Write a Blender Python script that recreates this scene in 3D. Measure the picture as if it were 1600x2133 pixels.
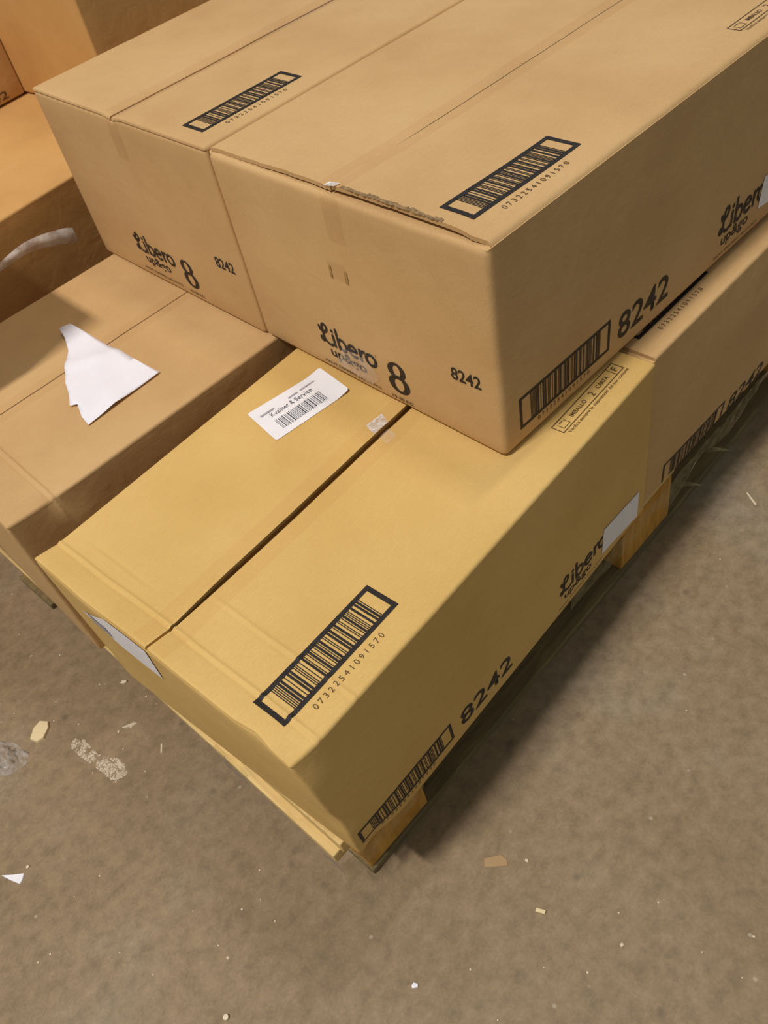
import bpy, bmesh, math, random
from mathutils import Vector, Matrix, noise

for o in list(bpy.data.objects):
    bpy.data.objects.remove(o)
scene = bpy.context.scene
COL = scene.collection

# ------------------------------------------------------------------ camera
FPX = 1766.97
cam_d = bpy.data.cameras.new('camera')
cam = bpy.data.objects.new('camera', cam_d)
COL.objects.link(cam)
cam_d.sensor_fit = 'VERTICAL'
cam_d.sensor_height = 36.0
cam_d.sensor_width = 27.0
cam_d.lens = FPX / 2133.0 * 36.0
cam_d.clip_start = 0.02
CR = ((0.69024963, -0.70344538, -0.16946987),
      (-0.6123971, -0.44319901, -0.65463305),
      (0.38538971, 0.55564308, -0.73670587))
CP = (-0.46377744, -0.42788418, 1.03503868)
m = Matrix.Identity(4)
for i in range(3):
    m[i][0] = CR[0][i]
    m[i][1] = -CR[1][i]
    m[i][2] = -CR[2][i]
    m[i][3] = CP[i]
cam.matrix_world = m
cam_d.dof.use_dof = True
cam_d.dof.focus_distance = 0.80
cam_d.dof.aperture_fstop = 14.0
scene.camera = cam

# ------------------------------------------------------------------ world, lamps, exposure
world = bpy.data.worlds.new('world')
scene.world = world
world.use_nodes = True
bg = world.node_tree.nodes['Background']
bg.inputs[0].default_value = (0.90, 1.0, 0.98, 1)
bg.inputs[1].default_value = 0.26


def area_lamp(name, loc, target, sx, sy, power, col):
    d = bpy.data.lights.new(name, 'AREA')
    d.shape = 'RECTANGLE'
    d.size = sx
    d.size_y = sy
    d.energy = power
    d.color = col
    o = bpy.data.objects.new(name, d)
    COL.objects.link(o)
    o.location = loc
    v = Vector(target) - Vector(loc)
    o.rotation_euler = v.to_track_quat('-Z', 'Y').to_euler()
    return o


area_lamp('ceiling_tube_lamp', (-2.9, 0.24, 6.0), (-1.0, 0.24, 0.0), 0.8, 0.20, 292, (1.0, 0.955, 0.90))
area_lamp('ceiling_tube_lamp', (1.3, 0.30, 6.0), (1.3, 0.30, 0.0), 0.8, 0.20, 58, (1.0, 0.955, 0.90))
vs = scene.view_settings
vs.view_transform = 'Standard'
vs.look = 'None'
vs.gamma = 1.0
vs.use_curve_mapping = False
vs.exposure = 0.0

# ------------------------------------------------------------------ materials


def srgb(r, g, b):
    def f(c):
        c /= 255.0
        return c / 12.92 if c <= 0.04045 else ((c + 0.055) / 1.055) ** 2.4
    return (f(r), f(g), f(b), 1.0)


def new_mat(name):
    mt = bpy.data.materials.new(name)
    mt.use_nodes = True
    nt = mt.node_tree
    return mt, nt, nt.nodes['Principled BSDF']


def N(nt, kind, **kw):
    n = nt.nodes.new(kind)
    for k, v in kw.items():
        setattr(n, k, v)
    return n


def ramp(nt, fac, stops):
    r = N(nt, 'ShaderNodeValToRGB')
    e = r.color_ramp.elements
    while len(e) < len(stops):
        e.new(0.5)
    for q, (p, c) in zip(e, stops):
        q.position = p
        q.color = c
    nt.links.new(fac, r.inputs[0])
    return r


def noise_tex(nt, vec, scale, detail=4, rough=0.55, dist=0.0):
    n = N(nt, 'ShaderNodeTexNoise')
    n.inputs['Scale'].default_value = scale
    n.inputs['Detail'].default_value = detail
    n.inputs['Roughness'].default_value = rough
    n.inputs['Distortion'].default_value = dist
    nt.links.new(vec, n.inputs['Vector'])
    return n


def cardboard(name, dark, mid, light, seed=0.0):
    mt, nt, b = new_mat(name)
    tc = N(nt, 'ShaderNodeTexCoord')
    mp = N(nt, 'ShaderNodeMapping')
    mp.inputs['Location'].default_value = (seed, seed * 1.7, seed * 0.3)
    nt.links.new(tc.outputs['Object'], mp.inputs[0])
    big = noise_tex(nt, mp.outputs[0], 5.0, 3)
    mp2 = N(nt, 'ShaderNodeMapping')
    mp2.inputs['Scale'].default_value = (60, 900, 260)
    nt.links.new(tc.outputs['Object'], mp2.inputs[0])
    fib = noise_tex(nt, mp2.outputs[0], 1.0, 3)
    fine = noise_tex(nt, mp.outputs[0], 700.0, 2)
    r1 = ramp(nt, big.outputs['Fac'], [(0.3, dark), (0.5, mid), (0.72, light)])
    mx = N(nt, 'ShaderNodeMix', data_type='RGBA', blend_type='OVERLAY')
    mx.inputs[0].default_value = 0.10
    nt.links.new(r1.outputs[0], mx.inputs[6])
    nt.links.new(fib.outputs['Fac'], mx.inputs[7])
    mx2 = N(nt, 'ShaderNodeMix', data_type='RGBA', blend_type='OVERLAY')
    mx2.inputs[0].default_value = 0.12
    nt.links.new(mx.outputs[2], mx2.inputs[6])
    nt.links.new(fine.outputs['Fac'], mx2.inputs[7])
    nt.links.new(mx2.outputs[2], b.inputs['Base Color'])
    b.inputs['Roughness'].default_value = 0.72
    b.inputs['Specular IOR Level'].default_value = 0.25
    soft = noise_tex(nt, mp.outputs[0], 22.0, 3, 0.5, 0.6)
    bp0 = N(nt, 'ShaderNodeBump')
    bp0.inputs['Strength'].default_value = 0.30
    bp0.inputs['Distance'].default_value = 0.004
    nt.links.new(soft.outputs['Fac'], bp0.inputs['Height'])
    bp = N(nt, 'ShaderNodeBump')
    nt.links.new(bp0.outputs[0], bp.inputs['Normal'])
    bp.inputs['Strength'].default_value = 0.10
    bp.inputs['Distance'].default_value = 0.001
    nt.links.new(fib.outputs['Fac'], bp.inputs['Height'])
    nt.links.new(bp.outputs[0], b.inputs['Normal'])
    return mt


KRAFT_A = cardboard('kraft_warm', srgb(192, 153, 104), srgb(200, 162, 112), srgb(206, 169, 119), 0.0)
KRAFT_B = cardboard('kraft_yellow', srgb(203, 164, 96), srgb(210, 172, 104), srgb(216, 178, 111), 3.1)
KRAFT_C = cardboard('kraft_orange', srgb(196, 147, 88), srgb(205, 157, 95), srgb(211, 164, 102), 5.3)


def plain(name, col, rough=0.6, spec=0.3, metal=0.0):
    mt, nt, b = new_mat(name)
    b.inputs['Base Color'].default_value = col
    b.inputs['Roughness'].default_value = rough
    b.inputs['Specular IOR Level'].default_value = spec
    return mt, nt, b


def inkmat(name, col, worn):
    mt, nt, b = plain(name, col, 0.55, 0.3)
    tc = N(nt, 'ShaderNodeTexCoord')
    n = noise_tex(nt, tc.outputs['Object'], 220, 3)
    r = ramp(nt, n.outputs['Fac'], [(0.3, tuple(c * 0.8 for c in col[:3]) + (1,)),
                                    (0.7, tuple(min(1, c * worn) for c in col[:3]) + (1,))])
    nt.links.new(r.outputs[0], b.inputs['Base Color'])
    return mt


INK = inkmat('black_ink', srgb(38, 32, 30), 1.5)
INK_SOFT = inkmat('thin_ink', srgb(92, 70, 44), 1.3)
INK_GREY = inkmat('label_ink', srgb(70, 68, 72), 1.5)
INK_PALE = inkmat('faded_label_ink', srgb(165, 160, 165), 1.2)


def papermat(name, col):
    mt, nt, b = plain(name, col, 0.55, 0.35)
    tc = N(nt, 'ShaderNodeTexCoord')
    n = noise_tex(nt, tc.outputs['Object'], 30, 3)
    r = ramp(nt, n.outputs['Fac'], [(0.3, tuple(c * 0.95 for c in col[:3]) + (1,)), (0.7, col)])
    nt.links.new(r.outputs[0], b.inputs['Base Color'])
    return mt


LABEL = papermat('label_paper', srgb(238, 234, 238))
PAPER = papermat('white_paper', srgb(240, 236, 244))


def filmmat(name, tint, haze, haze_col, rough=0.18, sheen=0.35, scale=60, bump=0.25):
    mt = bpy.data.materials.new(name)
    mt.use_nodes = True
    nt = mt.node_tree
    nt.nodes.clear()
    out = N(nt, 'ShaderNodeOutputMaterial')
    tr = N(nt, 'ShaderNodeBsdfTransparent')
    tr.inputs[0].default_value = tint
    gl = N(nt, 'ShaderNodeBsdfGlossy')
    gl.inputs['Roughness'].default_value = rough
    df = N(nt, 'ShaderNodeBsdfDiffuse')
    df.inputs[0].default_value = haze_col
    tc = N(nt, 'ShaderNodeTexCoord')
    n = noise_tex(nt, tc.outputs['Object'], scale, 4, 0.6)
    r = ramp(nt, n.outputs['Fac'], [(0.35, (haze * 0.4,) * 3 + (1,)), (0.7, (min(1, haze * 1.7),) * 3 + (1,))])
    m1 = N(nt, 'ShaderNodeMixShader')
    nt.links.new(r.outputs[0], m1.inputs[0])
    nt.links.new(tr.outputs[0], m1.inputs[1])
    nt.links.new(df.outputs[0], m1.inputs[2])
    bp = N(nt, 'ShaderNodeBump')
    bp.inputs['Strength'].default_value = bump
    bp.inputs['Distance'].default_value = 0.002
    nt.links.new(n.outputs['Fac'], bp.inputs['Height'])
    nt.links.new(bp.outputs[0], gl.inputs['Normal'])
    fr = N(nt, 'ShaderNodeFresnel')
    fr.inputs[0].default_value = 1.0 + sheen
    m2 = N(nt, 'ShaderNodeMixShader')
    nt.links.new(fr.outputs[0], m2.inputs[0])
    nt.links.new(m1.outputs[0], m2.inputs[1])
    nt.links.new(gl.outputs[0], m2.inputs[2])
    nt.links.new(m2.outputs[0], out.inputs[0])
    return mt


TAPE = filmmat('clear_tape', (0.975, 0.965, 0.95, 1), 0.02, (0.8, 0.7, 0.55, 1), 0.3, 0.08, 40, 0.05)
TAPE_GLARE = filmmat('hazy_glare_tape', (0.99, 0.98, 0.97, 1), 0.20, (0.95, 0.86, 0.74, 1), 0.35, 0.06, 90, 0.1)  # diffuse haze whitened to stand for the glare on the tape
TAPE_WHITE = filmmat('whitened_tape', (0.95, 0.92, 0.9, 1), 0.62, (0.9, 0.84, 0.8, 1), 0.25, 0.4, 260, 0.5)
TAPE_PEEL = filmmat('peeled_tape', (0.92, 0.88, 0.82, 1), 0.75, (0.95, 0.86, 0.80, 1), 0.3, 0.05, 45, 0.2)
FILM_SHINY = filmmat('shiny_plastic', (0.95, 0.94, 0.92, 1), 0.20, (0.85, 0.80, 0.76, 1), 0.15, 0.25, 120, 0.4)
FILM = filmmat('stretch_film', (0.93, 0.92, 0.88, 1), 0.16, (0.60, 0.50, 0.30, 1), 0.25, 0.02, 70, 0.4)


def woodmat(name, dark, light, axis_scale=(6, 60, 60)):
    mt, nt, b = new_mat(name)
    tc = N(nt, 'ShaderNodeTexCoord')
    mp = N(nt, 'ShaderNodeMapping')
    mp.inputs['Scale'].default_value = axis_scale
    nt.links.new(tc.outputs['Object'], mp.inputs[0])
    n = noise_tex(nt, mp.outputs[0], 1.6, 5, 0.6, 0.8)
    r = ramp(nt, n.outputs['Fac'], [(0.3, dark), (0.68, light)])
    nt.links.new(r.outputs[0], b.inputs['Base Color'])
    b.inputs['Roughness'].default_value = 0.7
    bp = N(nt, 'ShaderNodeBump')
    bp.inputs['Strength'].default_value = 0.3
    bp.inputs['Distance'].default_value = 0.001
    nt.links.new(n.outputs['Fac'], bp.inputs['Height'])
    nt.links.new(bp.outputs[0], b.inputs['Normal'])
    return mt


WOOD = woodmat('pale_pine', srgb(196, 160, 96), srgb(228, 198, 134))
WOOD_Y = woodmat('pale_pine_crosswise', srgb(200, 164, 100), srgb(232, 202, 138), (60, 6, 60))
WOOD_SHADED = woodmat('shaded_pine', srgb(92, 78, 50), srgb(132, 112, 72))  # pine colour darkened to imitate the shade beneath the cartons
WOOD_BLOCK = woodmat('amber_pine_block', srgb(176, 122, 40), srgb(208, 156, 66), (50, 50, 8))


def concrete():
    mt, nt, b = new_mat('concrete')
    tc = N(nt, 'ShaderNodeTexCoord')
    v = tc.outputs['Object']
    n1 = noise_tex(nt, v, 3.5, 5, 0.6)
    n2 = noise_tex(nt, v, 55, 8, 0.68)
    n3 = noise_tex(nt, v, 260, 3, 0.6)
    r1 = ramp(nt, n1.outputs['Fac'], [(0.3, srgb(134, 112, 83)), (0.55, srgb(143, 121, 93)), (0.75, srgb(146, 131, 109))])
    r2 = ramp(nt, n2.outputs['Fac'], [(0.30, (0.33, 0.33, 0.33, 1)), (0.5, (0.49, 0.49, 0.49, 1)), (0.70, (0.62, 0.62, 0.62, 1))])
    mx = N(nt, 'ShaderNodeMix', data_type='RGBA', blend_type='OVERLAY')
    mx.inputs[0].default_value = 0.8
    nt.links.new(r1.outputs[0], mx.inputs[6])
    nt.links.new(r2.outputs[0], mx.inputs[7])
    r3 = ramp(nt, n3.outputs['Fac'], [(0.3, (0.42, 0.42, 0.42, 1)), (0.7, (0.58, 0.58, 0.58, 1))])
    mx3 = N(nt, 'ShaderNodeMix', data_type='RGBA', blend_type='OVERLAY')
    mx3.inputs[0].default_value = 0.5
    nt.links.new(mx.outputs[2], mx3.inputs[6])
    nt.links.new(r3.outputs[0], mx3.inputs[7])
    # dark pits and pale specks
    vo = N(nt, 'ShaderNodeTexVoronoi')
    vo.inputs['Scale'].default_value = 26
    nt.links.new(v, vo.inputs['Vector'])
    rs = ramp(nt, vo.outputs['Distance'], [(0.035, (1, 1, 1, 1)), (0.075, (0, 0, 0, 1))])
    sepc = N(nt, 'ShaderNodeSeparateColor')
    nt.links.new(vo.outputs['Color'], sepc.inputs[0])
    gate = N(nt, 'ShaderNodeMath', operation='GREATER_THAN')
    gate.inputs[1].default_value = 0.62
    nt.links.new(sepc.outputs[0], gate.inputs[0])
    mu = N(nt, 'ShaderNodeMath', operation='MULTIPLY')
    nt.links.new(rs.outputs[0], mu.inputs[0])
    nt.links.new(gate.outputs[0], mu.inputs[1])
    mu2 = N(nt, 'ShaderNodeMath', operation='MULTIPLY')
    mu2.inputs[1].default_value = 0.55
    nt.links.new(mu.outputs[0], mu2.inputs[0])
    mx4 = N(nt, 'ShaderNodeMix', data_type='RGBA')
    nt.links.new(mu2.outputs[0], mx4.inputs[0])
    nt.links.new(mx3.outputs[2], mx4.inputs[6])
    mx4.inputs[7].default_value = srgb(188, 174, 152)
    vo2 = N(nt, 'ShaderNodeTexVoronoi')
    vo2.inputs['Scale'].default_value = 19
    nt.links.new(v, vo2.inputs['Vector'])
    rd = ramp(nt, vo2.outputs['Distance'], [(0.03, (0.5, 0.5, 0.5, 1)), (0.13, (0, 0, 0, 1))])
    sep2 = N(nt, 'ShaderNodeSeparateColor')
    nt.links.new(vo2.outputs['Color'], sep2.inputs[0])
    g2 = N(nt, 'ShaderNodeMath', operation='GREATER_THAN')
    g2.inputs[1].default_value = 0.6
    nt.links.new(sep2.outputs[1], g2.inputs[0])
    mu3 = N(nt, 'ShaderNodeMath', operation='MULTIPLY')
    nt.links.new(rd.outputs[0], mu3.inputs[0])
    nt.links.new(g2.outputs[0], mu3.inputs[1])
    mx5 = N(nt, 'ShaderNodeMix', data_type='RGBA')
    nt.links.new(mu3.outputs[0], mx5.inputs[0])
    nt.links.new(mx4.outputs[2], mx5.inputs[6])
    mx5.inputs[7].default_value = srgb(84, 72, 58)
    nt.links.new(mx5.outputs[2], b.inputs['Base Color'])
    b.inputs['Roughness'].default_value = 0.55
    b.inputs['Specular IOR Level'].default_value = 0.35
    bp = N(nt, 'ShaderNodeBump')
    bp.inputs['Strength'].default_value = 0.25
    bp.inputs['Distance'].default_value = 0.002
    nt.links.new(n2.outputs['Fac'], bp.inputs['Height'])
    nt.links.new(bp.outputs[0], b.inputs['Normal'])
    return mt


CONCRETE = concrete()
CRUMB = papermat('pale_crumb', srgb(224, 208, 178))
CHIP = papermat('cream_chip', srgb(226, 204, 160))
PLASTER = papermat('plaster_dust', srgb(206, 190, 168))
SCUFF = papermat('scuffed_kraft', srgb(168, 132, 78))
TORN = inkmat('torn_fluting', srgb(120, 96, 66), 1.9)
TAN = papermat('tan_flake', srgb(170, 138, 96))

# ------------------------------------------------------------------ helpers


def mesh_obj(name, verts, faces, mat, parent=None, smooth=False):
    me = bpy.data.meshes.new(name)
    me.from_pydata([tuple(v) for v in verts], [], faces)
    me.update()
    if smooth:
        for p in me.polygons:
            p.use_smooth = True
    me.materials.append(mat)
    o = bpy.data.objects.new(name, me)
    COL.objects.link(o)
    if parent:
        o.parent = parent
    return o


def tag(o, label=None, cat=None, group=None, kind=None):
    if label:
        o['label'] = label
    if cat:
        o['category'] = cat
    if group:
        o['group'] = group
    if kind:
        o['kind'] = kind
    return o


def empty(name, loc, rz=0.0):
    o = bpy.data.objects.new(name, None)
    o.empty_display_size = 0.05
    COL.objects.link(o)
    o.location = loc
    o.rotation_euler = (0, 0, rz)
    return o


def sstep(a, b, x):
    t = min(1.0, max(0.0, (x - a) / (b - a)))
    return t * t * (3 - 2 * t)


def grid_lines(length, r, step, extra=()):
    s = {0.0, length}
    for k in (0.12, 0.3, 0.55, 1.0):
        s.add(r * k)
        s.add(length - r * k)
    n = max(1, int(round((length - 2 * r) / step)))
    for i in range(1, n):
        s.add(r + (length - 2 * r) * i / n)
    for e in extra:
        if 0 < e < length:
            s.add(e)
    s = sorted(s)
    out = [s[0]]
    for q in s[1:]:
        if q - out[-1] > 1e-5:
            out.append(q)
    return out


def shell(xs, ys, zs, fn):
    """surface of a lattice block, every point sent through fn"""
    idx = {}
    verts = []
    faces = []
    nx, ny, nz = len(xs) - 1, len(ys) - 1, len(zs) - 1

    def vid(i, j, k):
        key = (i, j, k)
        if key not in idx:
            idx[key] = len(verts)
            verts.append(fn(Vector((xs[i], ys[j], zs[k]))))
        return idx[key]
    for i in range(nx):
        for j in range(ny):
            faces.append((vid(i, j, 0), vid(i, j + 1, 0), vid(i + 1, j + 1, 0), vid(i + 1, j, 0)))
            faces.append((vid(i, j, nz), vid(i + 1, j, nz), vid(i + 1, j + 1, nz), vid(i, j + 1, nz)))
    for i in range(nx):
        for k in range(nz):
            faces.append((vid(i, 0, k), vid(i + 1, 0, k), vid(i + 1, 0, k + 1), vid(i, 0, k + 1)))
            faces.append((vid(i, ny, k), vid(i, ny, k + 1), vid(i + 1, ny, k + 1), vid(i + 1, ny, k)))
    for j in range(ny):
        for k in range(nz):
            faces.append((vid(0, j, k), vid(0, j, k + 1), vid(0, j + 1, k + 1), vid(0, j + 1, k)))
            faces.append((vid(nx, j, k), vid(nx, j + 1, k), vid(nx, j + 1, k + 1), vid(nx, j, k + 1)))
    return verts, faces


def block(name, x0, x1, y0, y1, z0, z1, mat, parent, jit=0.0, bev=0.002, seed=0):
    """a sawn piece of wood: bevelled box with slightly uneven corners"""
    rnd = random.Random(seed)
    bm = bmesh.new()
    bmesh.ops.create_cube(bm, size=1.0)
    for v in bm.verts:
        v.co.x = (x0 + x1) / 2 + v.co.x * (x1 - x0) + rnd.uniform(-jit, jit)
        v.co.y = (y0 + y1) / 2 + v.co.y * (y1 - y0) + rnd.uniform(-jit, jit)
        v.co.z = (z0 + z1) / 2 + v.co.z * (z1 - z0)
    bmesh.ops.bevel(bm, geom=list(bm.edges), offset=bev, segments=2, affect='EDGES', profile=0.5)
    me = bpy.data.meshes.new(name)
    bm.to_mesh(me)
    bm.free()
    me.materials.append(mat)
    o = bpy.data.objects.new(name, me)
    COL.objects.link(o)
    o.parent = parent
    return o


# ---------------------------------------------------------------- print: shapes in a flat (u, v) sheet
def rect(u0, v0, u1, v1, du=0.012, dv=0.008):
    nu = max(1, int(math.ceil((u1 - u0) / du)))
    nv = max(1, int(math.ceil((v1 - v0) / dv)))
    V = []
    F = []
    for j in range(nv + 1):
        for i in range(nu + 1):
            V.append((u0 + (u1 - u0) * i / nu, v0 + (v1 - v0) * j / nv))
    for j in range(nv):
        for i in range(nu):
            a = j * (nu + 1) + i
            F.append((a, a + 1, a + nu + 2, a + nu + 1))
    return V, F


def join(*sheets):
    V = []
    F = []
    for v, f in sheets:
        b = len(V)
        V += list(v)
        F += [tuple(i + b for i in q) for q in f]
    return V, F


def xform(sheet, du=0, dv=0, rot=0, s=1, sx=1):
    c, n = math.cos(rot), math.sin(rot)
    return [(du + s * (sx * u * c - v * n), dv + s * (sx * u * n + v * c)) for u, v in sheet[0]], sheet[1]


_text_cache = {}


def text(body, size=1.0, bold=0.0, space=1.0):
    key = (body, bold, space)
    if key not in _text_cache:
        cu = bpy.data.curves.new('lettering', 'FONT')
        cu.body = body
        cu.size = 1.0
        cu.offset = bold
        cu.space_character = space
        cu.resolution_u = 4
        cu.fill_mode = 'FRONT'
        ob = bpy.data.objects.new('lettering', cu)
        COL.objects.link(ob)
        dg = bpy.context.evaluated_depsgraph_get()
        me = ob.evaluated_get(dg).to_mesh()
        V = [(v.co.x, v.co.y) for v in me.vertices]
        F = [tuple(p.vertices) for p in me.polygons]
        ob.evaluated_get(dg).to_mesh_clear()
        bpy.data.objects.remove(ob)
        bpy.data.curves.remove(cu)
        u0 = min(v[0] for v in V)
        v0 = min(v[1] for v in V)
        u1 = max(v[0] for v in V)
        v1 = max(v[1] for v in V)
        _text_cache[key] = ([(u - u0, v - v0) for u, v in V], F, u1 - u0, v1 - v0)
    V, F, w, h = _text_cache[key]
    return ([(u * size, v * size) for u, v in V], F), w * size, h * size


def text_fit(body, u0, v0, width, height, bold=0.0, space=1.0):
    sh, w, h = text(body, 1.0, bold, space)
    return [(u0 + u / w * width, v0 + v / h * height) for u, v in sh[0]], sh[1]


def stroke(pts, w, closed=False, n=7, w_end=None):
    """smooth brush stroke through pts with round ends"""
    P = [Vector(p) for p in pts]
    k = len(P)
    out = []
    segs = k if closed else k - 1
    for i in range(segs):
        if closed:
            a, b, c, d = P[(i - 1) % k], P[i], P[(i + 1) % k], P[(i + 2) % k]
        else:
            a = P[i - 1] if i > 0 else P[i] * 2 - P[i + 1]
            b, c = P[i], P[i + 1]
            d = P[i + 2] if i + 2 < k else P[i + 1] * 2 - P[i]
        for t in range(n):
            t = t / n
            out.append(0.5 * ((2 * b) + (c - a) * t + (2 * a - 5 * b + 4 * c - d) * t * t + (3 * b - a - 3 * c + d) * t ** 3))
    out.append(P[0].copy() if closed else P[-1].copy())
    V = []
    F = []
    L = len(out)
    for i, p in enumerate(out):
        if closed:
            t = out[(i + 1) % (L - 1)] - out[(i - 1) % (L - 1)]
        else:
            t = out[min(L - 1, i + 1)] - out[max(0, i - 1)]
        if t.length < 1e-9:
            t = Vector((1, 0))
        t.normalize()
        nrm = Vector((-t.y, t.x))
        ww = w if w_end is None else w + (w_end - w) * i / (L - 1)
        V += [tuple(p + nrm * ww / 2), tuple(p - nrm * ww / 2)]
        if i:
            a = 2 * (i - 1)
            F.append((a, a + 1, a + 3, a + 2))
    if not closed:
        for p in (out[0], out[-1]):
            b = len(V)
            m_ = 10
            V += [(p.x + w / 2 * math.cos(2 * math.pi * q / m_), p.y + w / 2 * math.sin(2 * math.pi * q / m_)) for q in range(m_)]
            F.append(tuple(range(b, b + m_)))
    return V, F


def oval(cx, cy, rx, ry, m_=14, a0=0):
    return [(cx + rx * math.cos(a0 + 2 * math.pi * q / m_), cy + ry * math.sin(a0 + 2 * math.pi * q / m_)) for q in range(m_)]


def ring(cx, cy, rx, ry, ix, iy, dx=0, dy=0, m_=28):
    o = oval(cx, cy, rx, ry, m_)
    i = oval(cx + dx, cy + dy, ix, iy, m_)
    V = o + i
    F = [(q, (q + 1) % m_, m_ + (q + 1) % m_, m_ + q) for q in range(m_)]
    return V, F


def logo_sheet():
    """rounded brush lettering, one unit = the height of the capital"""
    w = 0.15
    s = []
    # looped capital L
    s.append(stroke([(0.03, 0.80), (0.10, 0.62), (0.28, 0.60), (0.46, 0.74), (0.47, 0.93), (0.36, 1.0), (0.25, 0.92), (0.20, 0.70),
                     (0.20, 0.40), (0.17, 0.18), (0.08, 0.10), (0.00, 0.17), (0.04, 0.28), (0.18, 0.24), (0.34, 0.10), (0.52, 0.04), (0.66, 0.10)], w * 0.95))
    # i
    s.append(stroke([(0.80, 0.62), (0.80, 0.08)], w))
    s.append((oval(0.80, 0.84, 0.085, 0.085), [tuple(range(14))]))
    # b
    s.append(stroke([(1.06, 1.0), (1.06, 0.08)], w))
    s.append(stroke(oval(1.28, 0.33, 0.225, 0.265), w, True, 3))
    # e
    s.append(stroke([(1.70, 0.35), (2.10, 0.38), (2.06, 0.53), (1.90, 0.60), (1.73, 0.51), (1.68, 0.33), (1.75, 0.13), (1.92, 0.06), (2.10, 0.12)], w))
    # r
    s.append(stroke([(2.34, 0.60), (2.34, 0.08)], w))
    s.append(stroke([(2.35, 0.36), (2.42, 0.53), (2.58, 0.60)], w))
    # o
    s.append(stroke(oval(2.90, 0.33, 0.24, 0.265), w, True, 3))
    s.append((oval(3.22, 0.66, 0.03, 0.03, 8), [tuple(range(8))]))
    return join(*s)


LOGO = logo_sheet()


def big_eight():
    V1 = ring(0.5, 0.745, 0.42, 0.275, 0.175, 0.185, 0.0, 0.01)
    V2 = ring(0.5, 0.285, 0.50, 0.310, 0.225, 0.215, 0.0, 0.0)
    return join(V1, V2)


EIGHT = big_eight()


def itf_bars(code):
    pat = {'0': 'nnwwn', '1': 'wnnnw', '2': 'nwnnw', '3': 'wwnnn', '4': 'nnwnw', '5': 'wnwnn', '6': 'nwwnn', '7': 'nnnww', '8': 'wnnwn', '9': 'nwnwn'}
    seq = [('n', 1), ('n', 0), ('n', 1), ('n', 0)]
    for i in range(0, len(code), 2):
        for a, b in zip(pat[code[i]], pat[code[i + 1]]):
            seq += [(a, 1), (b, 0)]
    seq += [('w', 1), ('n', 0), ('n', 1)]
    x = 0
    bars = []
    for wd, black in seq:
        q = 1.0 if wd == 'n' else 2.6
        if black:
            bars.append((x, x + q))
        x += q
    return [(a / x, b / x) for a, b in bars]


CODE = '07322541091570'


def carton_barcode(w, h, fw):
    """framed barcode, lower left corner at the origin"""
    s = [rect(0, 0, w, fw, 0.0012), rect(0, h - fw, w, h, 0.0012), rect(0, fw, fw * 1.15, h - fw), rect(w - fw * 1.15, fw, w, h - fw)]
    q0 = w * 0.115
    q1 = w * 0.885
    for a, b in itf_bars(CODE):
        s.append(rect(q0 + a * (q1 - q0), fw * 0.9, q0 + b * (q1 - q0), h - fw * 0.9))
    return join(*s)


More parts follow.
